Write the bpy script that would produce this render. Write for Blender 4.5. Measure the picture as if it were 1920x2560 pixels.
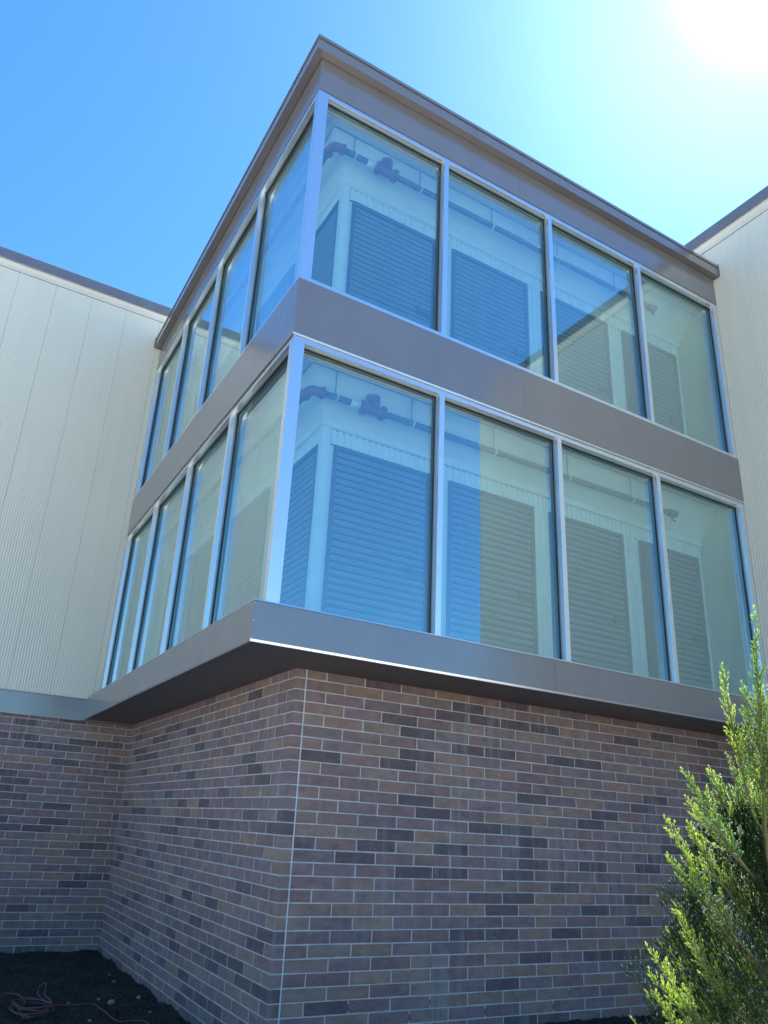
import bpy, bmesh, math, random
import numpy as np
from mathutils import Vector, Matrix

# ------------------------------------------------------------------ clear
for o in list(bpy.data.objects):
    bpy.data.objects.remove(o, do_unlink=True)
scene = bpy.context.scene
COL = scene.collection
RND = random.Random(7)

# ------------------------------------------------------------------ camera
CAM = Vector((-2.2234, -5.7402, 0.0))
RGT = Vector((0.8666, -0.4962, 0.0532))
UPV = Vector((-0.2209, -0.2860, 0.9324))
FWD = Vector((0.4474, 0.8198, 0.3575))
cd = bpy.data.cameras.new('camera')
cam = bpy.data.objects.new('camera', cd)
COL.objects.link(cam)
cam.matrix_world = Matrix(((RGT.x, UPV.x, -FWD.x, CAM.x), (RGT.y, UPV.y, -FWD.y, CAM.y),
                           (RGT.z, UPV.z, -FWD.z, CAM.z), (0, 0, 0, 1)))
cd.sensor_fit = 'HORIZONTAL'
cd.sensor_width = 36.0
cd.lens = 36.0 * 1890.06 / 1920.0
cd.shift_x = 0.0246
cd.shift_y = 0.0354
cd.clip_start = 0.05
cd.clip_end = 3000
scene.camera = cam

# ------------------------------------------------------------------ sky and sun
SUN_EL, SUN_AZ = math.radians(53.8), math.radians(66.5)      # azimuth from +Y towards +X
SUN = Vector((math.sin(SUN_AZ) * math.cos(SUN_EL), math.cos(SUN_AZ) * math.cos(SUN_EL), math.sin(SUN_EL)))
w = bpy.data.worlds.new('World')
scene.world = w
w.use_nodes = True
nt = w.node_tree
nt.nodes.clear()
wo = nt.nodes.new('ShaderNodeOutputWorld')
bg = nt.nodes.new('ShaderNodeBackground')
sky = nt.nodes.new('ShaderNodeTexSky')
sky.sky_type = 'NISHITA'
sky.sun_disc = False
sky.sun_elevation = SUN_EL
sky.sun_rotation = SUN_AZ
sky.altitude = 300
sky.air_density = 1.0
sky.dust_density = 0.25
sky.ozone_density = 2.0
SKY_STRENGTH = 0.086
bg.inputs['Strength'].default_value = SKY_STRENGTH
# the aureole of forward-scattered light round the sun: added to the sky by angle from the sun
tc = nt.nodes.new('ShaderNodeTexCoord')
nrm = nt.nodes.new('ShaderNodeVectorMath'); nrm.operation = 'NORMALIZE'
dot = nt.nodes.new('ShaderNodeVectorMath'); dot.operation = 'DOT_PRODUCT'
dot.inputs[1].default_value = SUN
mx = nt.nodes.new('ShaderNodeMath'); mx.operation = 'MAXIMUM'; mx.inputs[1].default_value = 0.0
nt.links.new(tc.outputs['Generated'], nrm.inputs[0])
nt.links.new(nrm.outputs[0], dot.inputs[0])
nt.links.new(dot.outputs['Value'], mx.inputs[0])
hs = nt.nodes.new('ShaderNodeHueSaturation')
hs.inputs['Saturation'].default_value = 1.15
hs.inputs['Value'].default_value = 1.0
tint = nt.nodes.new('ShaderNodeMix'); tint.data_type = 'RGBA'; tint.blend_type = 'MULTIPLY'
tint.inputs[0].default_value = 1.0
tint.inputs[7].default_value = (0.53, 0.85, 1.05, 1)
nt.links.new(sky.outputs[0], hs.inputs['Color'])
nt.links.new(hs.outputs[0], tint.inputs[6])
acc = tint.outputs[2]
for power, gain, col in ((7.0, 0.34, (0.35, 0.70, 1.0)), (30.0, 1.25, (0.85, 0.95, 1.0)), (900.0, 30.0, (1.0, 1.0, 0.95))):
    pw = nt.nodes.new('ShaderNodeMath'); pw.operation = 'POWER'; pw.inputs[1].default_value = power
    nt.links.new(mx.outputs[0], pw.inputs[0])
    vm = nt.nodes.new('ShaderNodeVectorMath'); vm.operation = 'SCALE'
    vm.inputs[0].default_value = [c * gain for c in col]
    nt.links.new(pw.outputs[0], vm.inputs['Scale'])
    ad = nt.nodes.new('ShaderNodeVectorMath'); ad.operation = 'ADD'
    nt.links.new(acc, ad.inputs[0]); nt.links.new(vm.outputs[0], ad.inputs[1])
    acc = ad.outputs[0]
nt.links.new(acc, bg.inputs['Color'])
nt.links.new(bg.outputs[0], wo.inputs[0])

sd = bpy.data.lights.new('sun', 'SUN')
sd.energy = 5.0
sd.angle = math.radians(0.53)
sd.color = (1.0, 0.95, 0.86)
sun = bpy.data.objects.new('sun', sd)
COL.objects.link(sun)
sun.rotation_mode = 'QUATERNION'
sun.rotation_quaternion = (-SUN).to_track_quat('-Z', 'Y')
sun.location = SUN * 60

vs = scene.view_settings
vs.view_transform = 'Standard'
vs.look = 'None'
vs.exposure = 1.87
vs.gamma = 1.0
vs.use_curve_mapping = False
scene.render.engine = 'CYCLES'
scene.cycles.caustics_reflective = False
scene.cycles.sample_clamp_indirect = 4.0
scene.cycles.max_bounces = 14
scene.cycles.diffuse_bounces = 6
scene.cycles.glossy_bounces = 6
scene.cycles.transparent_max_bounces = 24
scene.cycles.transmission_bounces = 8

# ------------------------------------------------------------------ materials
def mat(name):
    m = bpy.data.materials.new(name)
    m.use_nodes = True
    n = m.node_tree
    b = n.nodes['Principled BSDF']
    return m, n, b

def N(n, t, **kw):
    x = n.nodes.new(t)
    for k, v in kw.items():
        setattr(x, k, v)
    return x

def noise(n, scale, detail=4, rough=0.55, vec=None, stretch=None):
    t = N(n, 'ShaderNodeTexNoise')
    t.inputs['Scale'].default_value = scale
    t.inputs['Detail'].default_value = detail
    t.inputs['Roughness'].default_value = rough
    if vec is None:
        vec = N(n, 'ShaderNodeNewGeometry').outputs['Position']
    if stretch:
        mp = N(n, 'ShaderNodeMapping')
        mp.inputs['Scale'].default_value = stretch
        n.links.new(vec, mp.inputs['Vector'])
        vec = mp.outputs[0]
    n.links.new(vec, t.inputs['Vector'])
    return t.outputs['Fac']

def ramp(n, fac, stops, interp='LINEAR'):
    r = N(n, 'ShaderNodeValToRGB')
    cr = r.color_ramp
    cr.interpolation = interp
    while len(cr.elements) < len(stops):
        cr.elements.new(0.5)
    for e, (p, c) in zip(cr.elements, stops):
        e.position = p
        e.color = (*c, 1) if len(c) == 3 else c
    n.links.new(fac, r.inputs[0])
    return r.outputs[0]

def mixc(n, fac, a, b, blend='MIX'):
    x = N(n, 'ShaderNodeMix', data_type='RGBA', blend_type=blend)
    for s, v in ((0, fac), (6, a), (7, b)):
        if isinstance(v, (int, float)):
            x.inputs[s].default_value = v
        elif isinstance(v, tuple):
            x.inputs[s].default_value = (*v, 1) if len(v) == 3 else v
        else:
            n.links.new(v, x.inputs[s])
    return x.outputs[2]

def math_(n, op, a, b=None):
    x = N(n, 'ShaderNodeMath', operation=op)
    for s, v in ((0, a), (1, b)):
        if v is None: continue
        if isinstance(v, (int, float)): x.inputs[s].default_value = v
        else: n.links.new(v, x.inputs[s])
    return x.outputs[0]

def bump(n, b, height, strength=0.3, dist=0.01, chain=None):
    x = N(n, 'ShaderNodeBump')
    x.inputs['Strength'].default_value = strength
    x.inputs['Distance'].default_value = dist
    n.links.new(height, x.inputs['Height'])
    if chain is not None:
        n.links.new(chain, x.inputs['Normal'])
    n.links.new(x.outputs[0], b.inputs['Normal'])
    return x.outputs[0]

def brick_material(name, source):
    m, n, b = mat(name)
    if source == 'object':
        r = N(n, 'ShaderNodeObjectInfo').outputs['Random']
    else:
        a = N(n, 'ShaderNodeAttribute', attribute_name='tone')
        r = a.outputs['Fac']
    base = ramp(n, r, [(0.0, (0.111, 0.083, 0.087)), (0.16, (0.132, 0.099, 0.100)), (0.19, (0.193, 0.128, 0.124)),
                       (0.42, (0.222, 0.145, 0.135)), (0.45, (0.253, 0.168, 0.133)), (0.58, (0.265, 0.175, 0.139)),
                       (0.61, (0.211, 0.148, 0.151)), (0.80, (0.234, 0.163, 0.162)), (0.83, (0.171, 0.130, 0.135)), (1.0, (0.273, 0.200, 0.151))])
    # mottling inside each brick
    f = noise(n, 9.0, 5, 0.6, stretch=(1, 1, 1.8))
    c = mixc(n, ramp(n, f, [(0.3, (0, 0, 0)), (0.72, (1, 1, 1))]), mixc(n, 1.0, base, (0.88, 0.87, 0.90), 'MULTIPLY'), mixc(n, 1.0, base, (1.40, 1.33, 1.25), 'MULTIPLY'))
    # dark fireflash specks
    sp = noise(n, 110.0, 2, 0.6)
    c = mixc(n, ramp(n, sp, [(0.64, (0, 0, 0)), (0.72, (0.75, 0.75, 0.75))]), c, (0.025, 0.02, 0.02))
    # pale vertical run-down stains of mortar lime
    st = noise(n, 1.0, 4, 0.65, stretch=(16, 16, 1.0))
    msk = noise(n, 1.3, 3, 0.5)
    sf = math_(n, 'MULTIPLY', ramp(n, st, [(0.50, (0, 0, 0)), (0.72, (1, 1, 1))]), ramp(n, msk, [(0.40, (0, 0, 0)), (0.64, (0.75, 0.75, 0.75))]))
    c = mixc(n, sf, c, (0.29, 0.275, 0.27))
    blot = noise(n, 22.0, 4, 0.7)
    bf = math_(n, 'MULTIPLY', ramp(n, blot, [(0.56, (0, 0, 0)), (0.66, (0.32, 0.32, 0.32))]), ramp(n, noise(n, 2.3, 2), [(0.45, (0, 0, 0)), (0.6, (1, 1, 1))]))
    c = mixc(n, bf, c, (0.26, 0.25, 0.24))
    n.links.new(c, b.inputs['Base Color'])
    b.inputs['Roughness'].default_value = 0.78
    b.inputs['Specular IOR Level'].default_value = 0.35
    bump(n, b, noise(n, 150.0, 4, 0.7), 0.35, 0.003)
    return m

M_BRICK = brick_material('brick_clay', 'object')
M_BRICKMASS = brick_material('brick_clay_far', 'attr')

def m_mortar():
    m, n, b = mat('mortar')
    c = ramp(n, noise(n, 14, 5), [(0.3, (0.42, 0.405, 0.39)), (0.7, (0.57, 0.55, 0.52))])
    n.links.new(c, b.inputs['Base Color'])
    b.inputs['Roughness'].default_value = 0.9
    bump(n, b, noise(n, 240, 3), 0.5, 0.004)
    return m
M_MORTAR = m_mortar()

def m_simple(name, col, rough=0.5, metal=0.0, spec=0.5, var=0.0, vscale=3.0, bumpk=None):
    m, n, b = mat(name)
    if var:
        f = noise(n, vscale, 5)
        c = mixc(n, f, tuple(x * (1 - var) for x in col), tuple(min(1, x * (1 + var)) for x in col))
        n.links.new(c, b.inputs['Base Color'])
    else:
        b.inputs['Base Color'].default_value = (*col, 1)
    b.inputs['Roughness'].default_value = rough
    b.inputs['Metallic'].default_value = metal
    b.inputs['Specular IOR Level'].default_value = spec
    if bumpk:
        bump(n, b, noise(n, bumpk[0], 3), bumpk[1], bumpk[2])
    return m

def m_bronze(name, col, rough, metal):
    m, n, b = mat(name)
    dirt = noise(n, 2.2, 6, 0.6, stretch=(1, 1, 0.6))
    c = mixc(n, dirt, tuple(x * 0.86 for x in col), tuple(x * 1.14 for x in col))
    sp = noise(n, 60, 2, 0.5)
    c = mixc(n, ramp(n, sp, [(0.90, (0, 0, 0)), (0.95, (0.3, 0.3, 0.3))]), c, (0.35, 0.34, 0.33))
    n.links.new(c, b.inputs['Base Color'])
    b.inputs['Metallic'].default_value = metal
    b.inputs['Roughness'].default_value = rough
    bump(n, b, noise(n, 1.1, 2), 0.35, 0.02)         # oil-canning of the sheet
    return m
M_BRONZE = m_bronze('bronze_sheet', (0.266, 0.247, 0.240), 0.19, 0.48)
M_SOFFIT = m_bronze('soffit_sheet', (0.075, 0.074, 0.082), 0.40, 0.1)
M_LIP = m_simple('bright_metal_and_highlight', (0.72, 0.70, 0.68), 0.28, 0.85)
M_ALU = m_simple('anodised_aluminium', (0.80, 0.82, 0.84), 0.30, 0.92, var=0.04, vscale=6)
M_GASKET = m_simple('black_gasket', (0.020, 0.022, 0.026), 0.5)
M_DARK = m_simple('dark_backing', (0.03, 0.03, 0.03), 0.9)
M_STOP = m_simple('inner_glazing_stop', (0.36, 0.38, 0.38), 0.4, 0.6)
M_SEAL = m_simple('joint_sealant', (0.60, 0.63, 0.66), 0.75, var=0.12, vscale=12)
M_WHITE = m_simple('white_steel', (0.86, 0.87, 0.85), 0.45, 0.0, var=0.03)
M_WHITE_C = m_simple('white_ceiling_sheet', (0.80, 0.81, 0.79), 0.6, 0.0, var=0.05, vscale=5)
M_DOOR = m_simple('grey_curtain_steel', (0.165, 0.200, 0.225), 0.42, 0.1, var=0.05, vscale=2)
M_DOORFR = m_simple('grey_door_guide', (0.07, 0.08, 0.10), 0.5, 0.1)
M_LATCH = m_simple('latch_steel', (0.07, 0.08, 0.085), 0.4, 0.3)
M_PIPE = m_simple('black_pipe', (0.085, 0.09, 0.10), 0.45)
M_RED = m_simple('red_fitting', (0.20, 0.06, 0.07), 0.5)
M_LABEL = m_simple('pipe_label', (0.75, 0.76, 0.76), 0.6)
M_CREAMTRIM = m_simple('cream_trim', (0.66, 0.64, 0.57), 0.4, 0.0, var=0.04)
M_ROOF = m_simple('roof_membrane', (0.45, 0.45, 0.44), 0.9, var=0.1)
M_FLOOR = m_simple('display_floor', (0.42, 0.42, 0.41), 0.7, var=0.1)
M_ROCK = m_simple('pale_stone', (0.28, 0.265, 0.24), 0.85, var=0.2, vscale=30, bumpk=(60, 0.5, 0.01))
M_CORD = m_simple('faded_red_rubber', (0.20, 0.070, 0.074), 0.55, var=0.25, vscale=8)
M_BARK = m_simple('juniper_bark', (0.16, 0.105, 0.07), 0.85, var=0.35, vscale=40, bumpk=(90, 0.6, 0.006))
M_TWIG = m_simple('juniper_twig', (0.13, 0.12, 0.05), 0.8, var=0.35, vscale=40)
M_BERRY = m_simple('juniper_berry', (0.20, 0.28, 0.19), 0.8, var=0.2, vscale=60)

def m_panel():
    m, n, b = mat('cream_panel')
    geo = N(n, 'ShaderNodeNewGeometry').outputs['Position']
    big = noise(n, 0.7, 4, vec=geo)
    stk = noise(n, 1.0, 3, vec=geo, stretch=(7, 7, 0.35))
    c = mixc(n, big, (0.68, 0.645, 0.515), (0.735, 0.70, 0.56))
    c = mixc(n, ramp(n, stk, [(0.5, (0, 0, 0)), (0.8, (0.22, 0.22, 0.22))]), c, (0.53, 0.51, 0.42))
    n.links.new(c, b.inputs['Base Color'])
    b.inputs['Roughness'].default_value = 0.38
    b.inputs['Specular IOR Level'].default_value = 0.45
    # embossed micro-ribs running up the panel: x + y works for both wall directions
    sep = N(n, 'ShaderNodeSeparateXYZ')
    n.links.new(geo, sep.inputs[0])
    s = math_(n, 'ADD', sep.outputs[0], sep.outputs[1])
    wv = math_(n, 'SINE', math_(n, 'MULTIPLY', s, 2 * math.pi / 0.040))
    bp = bump(n, b, wv, 0.50, 0.0030)
    bump(n, b, noise(n, 30.0, 3, vec=geo, stretch=(1, 1, 0.12)), 0.25, 0.0015, chain=bp)
    return m
M_PANEL = m_panel()

def m_glass():
    m = bpy.data.materials.new('tinted_glass')
    m.use_nodes = True
    n = m.node_tree
    n.nodes.clear()
    out = N(n, 'ShaderNodeOutputMaterial')
    tr = N(n, 'ShaderNodeBsdfTransparent')
    tr.inputs[0].default_value = (0.84, 0.975, 0.98, 1)
    gl = N(n, 'ShaderNodeBsdfGlossy')
    gl.inputs['Color'].default_value = (0.88, 1.0, 1.0, 1)
    gl.inputs['Roughness'].default_value = 0.003
    fr = N(n, 'ShaderNodeFresnel')
    fr.inputs['IOR'].default_value = 2.15
    mxs = N(n, 'ShaderNodeMixShader')
    geo = N(n, 'ShaderNodeNewGeometry')
    # back faces: same reflectance
    lw = math_(n, 'ADD', math_(n, 'MULTIPLY', N(n, 'ShaderNodeLayerWeight').outputs['Facing'], 0.0), 0.0)
    bp = N(n, 'ShaderNodeBump')
    bp.inputs['Strength'].default_value = 0.012
    bp.inputs['Distance'].default_value = 0.02
    n.links.new(noise(n, 1.6, 1, vec=geo.outputs['Position']), bp.inputs['Height'])
    n.links.new(bp.outputs[0], gl.inputs['Normal'])
    inc = N(n, 'ShaderNodeVectorMath', operation='DOT_PRODUCT')
    n.links.new(geo.outputs['Incoming'], inc.inputs[0]); n.links.new(geo.outputs['Normal'], inc.inputs[1])
    cosv = math_(n, 'ABSOLUTE', inc.outputs['Value'])
    # Schlick: R0 + (1-R0)(1-cos)^5
    one = math_(n, 'SUBTRACT', 1.0, cosv)
    p5 = math_(n, 'POWER', one, 3.2)
    R0 = 0.21
    R = math_(n, 'ADD', math_(n, 'MULTIPLY', p5, 1 - R0), R0)
    n.links.new(R, mxs.inputs[0])
    n.links.new(tr.outputs[0], mxs.inputs[1])
    n.links.new(gl.outputs[0], mxs.inputs[2])
    n.links.new(mxs.outputs[0], out.inputs[0])
    return m
M_GLASS = m_glass()

def m_soil():
    m, n, b = mat('dark_soil')
    a = noise(n, 3.0, 6, 0.65)
    c = ramp(n, a, [(0.3, (0.026, 0.026, 0.021)), (0.55, (0.048, 0.046, 0.036)), (0.75, (0.072, 0.065, 0.050))])
    g = noise(n, 60.0, 3, 0.7)
    c = mixc(n, ramp(n, g, [(0.62, (0, 0, 0)), (0.74, (0.7, 0.7, 0.7))]), c, (0.10, 0.095, 0.08))
    n.links.new(c, b.inputs['Base Color'])
    b.inputs['Roughness'].default_value = 0.95
    b.inputs['Specular IOR Level'].default_value = 0.2
    bump(n, b, noise(n, 45, 6, 0.75), 0.9, 0.03)
    return m
M_SOIL = m_soil()

def m_pave():
    m, n, b = mat('concrete_pavement')
    c = ramp(n, noise(n, 0.8, 8, 0.6), [(0.3, (0.44, 0.42, 0.385)), (0.7, (0.54, 0.52, 0.48))])
    n.links.new(c, b.inputs['Base Color'])
    b.inputs['Roughness'].default_value = 0.85
    bump(n, b, noise(n, 90, 4), 0.3, 0.004)
    return m
M_PAVE = m_pave()

def m_leaf():
    m = bpy.data.materials.new('juniper_foliage')
    m.use_nodes = True
    n = m.node_tree
    b = n.nodes['Principled BSDF']
    out = n.nodes['Material Output']
    a = N(n, 'ShaderNodeAttribute', attribute_name='tone').outputs['Fac']
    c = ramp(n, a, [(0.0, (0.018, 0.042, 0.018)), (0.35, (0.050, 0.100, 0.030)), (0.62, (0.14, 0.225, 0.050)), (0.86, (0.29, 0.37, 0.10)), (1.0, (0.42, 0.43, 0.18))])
    n.links.new(c, b.inputs['Base Color'])
    b.inputs['Roughness'].default_value = 0.42
    b.inputs['Specular IOR Level'].default_value = 0.55
    t = N(n, 'ShaderNodeBsdfTranslucent')
    n.links.new(mixc(n, 1.0, c, (2.6, 2.7, 1.4), 'MULTIPLY'), t.inputs[0])
    mx_ = N(n, 'ShaderNodeMixShader')
    mx_.inputs[0].default_value = 0.52
    n.links.new(b.outputs[0], mx_.inputs[1]); n.links.new(t.outputs[0], mx_.inputs[2])
    n.links.new(mx_.outputs[0], out.inputs[0])
    return m
M_LEAF = m_leaf()

# ------------------------------------------------------------------ object helpers
WLOC = {}          # world location of every object (no rotations are used on parents)

def link(name, me, m, parent=None, loc=(0, 0, 0), kind=None):
    o = bpy.data.objects.new(name, me)
    COL.objects.link(o)
    if me is not None and m is not None and len(me.materials) == 0:
        me.materials.append(m)
    wl = Vector(loc)
    if parent is not None:
        o.parent = parent
        o.location = wl - WLOC[parent.name]
    else:
        o.location = wl
    WLOC[o.name] = wl
    if kind:
        o['kind'] = kind
    return o

def thing(name, label, cat, loc, group=None):
    o = link(name, None, None, None, loc)
    o.empty_display_size = 0.2
    o['label'] = label
    o['category'] = cat
    if group: o['group'] = group
    return o

def tag(o, label, cat, group=None):
    o['label'] = label; o['category'] = cat
    if group: o['group'] = group
    return o

def mesh_of(name, verts, faces, smooth=False, recalc=True):
    """mesh with origin at its bounding-box centre; returns mesh, centre"""
    v = np.array(verts, float)
    c = (v.min(0) + v.max(0)) / 2
    me = bpy.data.meshes.new(name)
    me.from_pydata((v - c).tolist(), [], faces)
    if recalc:
        bm = bmesh.new(); bm.from_mesh(me)
        bmesh.ops.recalc_face_normals(bm, faces=bm.faces)
        bm.to_mesh(me); bm.free()
    if smooth:
        me.shade_smooth()
    me.update()
    return me, Vector(c)

BOXF = [(0, 3, 2, 1), (4, 5, 6, 7), (0, 1, 5, 4), (1, 2, 6, 5), (2, 3, 7, 6), (3, 0, 4, 7)]
def boxv(x0, x1, y0, y1, z0, z1):
    return [(x0, y0, z0), (x1, y0, z0), (x1, y1, z0), (x0, y1, z0), (x0, y0, z1), (x1, y0, z1), (x1, y1, z1), (x0, y1, z1)]

def AX(axis, s, n, z):
    """facade coordinates: s along the wall, n inwards, z up"""
    return (s, n, z) if axis == 'X' else (n, s, z)

def box(name, axis, s0, s1, n0, n1, z0, z1, m, parent=None, bev=0.0, kind=None):
    a = AX(axis, s0, n0, z0); b = AX(axis, s1, n1, z1)
    lo = [min(p, q) for p, q in zip(a, b)]; hi = [max(p, q) for p, q in zip(a, b)]
    me, c = mesh_of(name, boxv(lo[0], hi[0], lo[1], hi[1], lo[2], hi[2]), BOXF)
    if bev:
        bm = bmesh.new(); bm.from_mesh(me)
        bmesh.ops.bevel(bm, geom=bm.edges[:], offset=bev, segments=1, affect='EDGES', profile=0.5)
        bm.to_mesh(me); bm.free()
    return link(name, me, m, parent, c, kind)

def prism(name, axis, prof, s0, s1, m, parent=None, mitre0=False, kind=None):
    """closed profile [(n, z)] extruded along the wall from s0 to s1; mitre0 cuts the corner end at 45 degrees"""
    k = len(prof)
    v = [AX(axis, n if mitre0 else s0, n, z) for n, z in prof] + [AX(axis, s1, n, z) for n, z in prof]
    f = [tuple(range(k)), tuple(range(2 * k - 1, k - 1, -1))]
    f += [(i, (i + 1) % k, k + (i + 1) % k, k + i) for i in range(k)]
    me, c = mesh_of(name, v, f)
    return link(name, me, m, parent, c, kind)

def tube_vf(pts, rad, seg=8, closed_ends=True):
    pts = [Vector(p) for p in pts]
    V, F = [], []
    prev = None
    for i, p in enumerate(pts):
        a = pts[max(0, i - 1)]; b = pts[min(len(pts) - 1, i + 1)]
        t = (b - a).normalized()
        if prev is None:
            u = t.orthogonal().normalized()
        else:
            u = (prev - t * prev.dot(t)).normalized()
        prev = u
        v2 = t.cross(u)
        r = rad[i] if hasattr(rad, '__len__') else rad
        for j in range(seg):
            an = 2 * math.pi * j / seg
            V.append(tuple(p + (u * math.cos(an) + v2 * math.sin(an)) * r))
    for i in range(len(pts) - 1):
        for j in range(seg):
            k = (j + 1) % seg
            F.append((i * seg + j, i * seg + k, (i + 1) * seg + k, (i + 1) * seg + j))
    if closed_ends:
        F.append(tuple(range(seg - 1, -1, -1)))
        F.append(tuple(range((len(pts) - 1) * seg, len(pts) * seg)))
    return V, F

def tube(name, pts, rad, m, parent=None, seg=8, kind=None):
    V, F = tube_vf(pts, rad, seg)
    me, c = mesh_of(name, V, F, smooth=True)
    return link(name, me, m, parent, c, kind)

def spline(pts, sub=8):
    P = [Vector(p) for p in pts]
    P = [P[0] * 2 - P[1]] + P + [P[-1] * 2 - P[-2]]
    out = []
    for i in range(1, len(P) - 2):
        for k in range(sub):
            t = k / sub
            a, b, c, d = P[i - 1], P[i], P[i + 1], P[i + 2]
            out.append(0.5 * ((2 * b) + (c - a) * t + (2 * a - 5 * b + 4 * c - d) * t * t + (3 * b - a - 3 * c + d) * t ** 3))
    out.append(P[-2])
    return out

def smooth01(t):
    t = min(1, max(0, t)); return t * t * (3 - 2 * t)

def view_of(p):
    d = Vector(p) - CAM
    dep = d.dot(FWD)
    if dep < 0.05: return None
    return (912.8 + 1890.06 * d.dot(RGT) / dep, 1348.0 - 1890.06 * d.dot(UPV) / dep, dep)

# ------------------------------------------------------------------ key dimensions (metres, z = 0 at eye level)
W = 6.74             # where the bay meets the two wings
BR = 0.60            # set-back of the bay's brick face
FZ = (1.69, 5.074)   # glass sill heights of the two storeys
HZ = (4.40, 7.685)   # head heights
Z_LEDGE0, Z_LEDGE1 = 1.344, 1.677
Z_COP0, Z_COP1 = 8.149, 8.354
ZG = -1.845
WTOP = 9.08
MULL = {'X': (1.745, 3.397, 5.054), 'Y': (1.700, 3.300, 4.945)}
JAMB = {'X': 6.70, 'Y': 6.63}

def ground_z(x, y):
    z = ZG + 0.215 * smooth01((x - 0.6) / 3.0) * smooth01((y + 6) / 4.0 if y < 2 else 1)
    return z

# ------------------------------------------------------------------ ground
def build_ground():
    xs = np.concatenate([np.linspace(-400, -14, 7)[:-1], np.linspace(-14, -4, 14)[:-1], np.linspace(-4, 7, 221), np.linspace(7, 14, 6)[1:], np.linspace(14, 400, 7)[1:]])
    ys = np.concatenate([np.linspace(-400, -12, 7)[:-1], np.linspace(-12, -5, 10)[:-1], np.linspace(-5, 7, 241), np.linspace(7, 400, 8)[1:]])
    rs = np.random.RandomState(3)
    # lumpy relief: sum of random sines plus grain
    ks = [(rs.uniform(2, 22), rs.uniform(0, 6.28), rs.uniform(0, 6.28)) for _ in range(26)]
    V = []
    for y in ys:
        for x in xs:
            z = ground_z(x, y)
            if -4 <= x <= 7 and -5 <= y <= 7:
                q = 0.0
                for k, a, ph in ks:
                    q += math.sin((x * math.cos(a) + y * math.sin(a)) * k + ph) / k
                z += q * 0.010 + rs.uniform(-0.012, 0.012)
                near = min(abs(y - 6.76) if x < 0.7 else 9, abs(x - BR) if y > 0.5 else 9)
                z += 0.035 * math.exp(-near / 0.10) * (0.5 + 0.5 * math.sin(x * 9 + y * 7))
            V.append((x, y, z))
    nx = len(xs)
    F = [(j * nx + i, j * nx + i + 1, (j + 1) * nx + i + 1, (j + 1) * nx + i) for j in range(len(ys) - 1) for i in range(nx - 1)]
    me = bpy.data.meshes.new('ground')
    me.from_pydata(V, [], F); me.shade_smooth(); me.update()
    o = link('ground', me, M_SOIL, kind='structure')
    # concrete pavement slab beyond the bed, out of view, brought close to bounce warm sunlight
    p = box('pavement', 'X', -70, -1.95, -80, 40, -2.2, ZG + 0.06, M_PAVE, kind='structure')
    p2 = box('pavement', 'X', -1.948, 60, -80, -5.0, -2.2, ZG + 0.06, M_PAVE, kind='structure')
build_ground()

# ------------------------------------------------------------------ brick walls
BH, BC = 0.0935, 0.104       # brick face height, course height
JT = 0.0118
_brick_cache = {}
def brick_mesh(axis, ln, dep, h, var):
    key = (axis, round(ln, 3), round(dep, 3), round(h, 3), var)
    if key in _brick_cache: return _brick_cache[key]
    rr = random.Random(hash(key) & 0xffff)
    q = 0.0009
    j = lambda: rr.uniform(-0.0016, 0.0016)
    s0, s1, z0, z1 = -ln / 2, ln / 2, -h / 2, h / 2
    # back ring, front ring, inset front face: 12 verts
    ring = [(s0, z0), (s1, z0), (s1, z1), (s0, z1)]
    ins = [(s0 + q, z0 + q), (s1 - q, z0 + q), (s1 - q, z1 - q), (s0 + q, z1 - q)]
    V = [AX(axis, s + j(), dep / 2, z) for s, z in ring]
    ring2 = [(s + j(), z + j()) for s, z in ring]
    V += [AX(axis, s, -dep / 2 + q, z) for s, z in ring2]
    V += [AX(axis, s + q * (1 if s < 0 else -1), -dep / 2, z + q * (1 if z < 0 else -1)) for s, z in ring2]
    F = [(3, 2, 1, 0), (8, 9, 10, 11)]
    for i in range(4):
        k = (i + 1) % 4
        F.append((i, k, 4 + k, 4 + i)); F.append((4 + i, 4 + k, 8 + k, 8 + i))
    me = bpy.data.meshes.new('brick')
    me.from_pydata(V, [], F)
    bm = bmesh.new(); bm.from_mesh(me); bmesh.ops.recalc_face_normals(bm, faces=bm.faces); bm.to_mesh(me); bm.free()
    me.materials.append(M_BRICK)
    _brick_cache[key] = me
    return me

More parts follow.
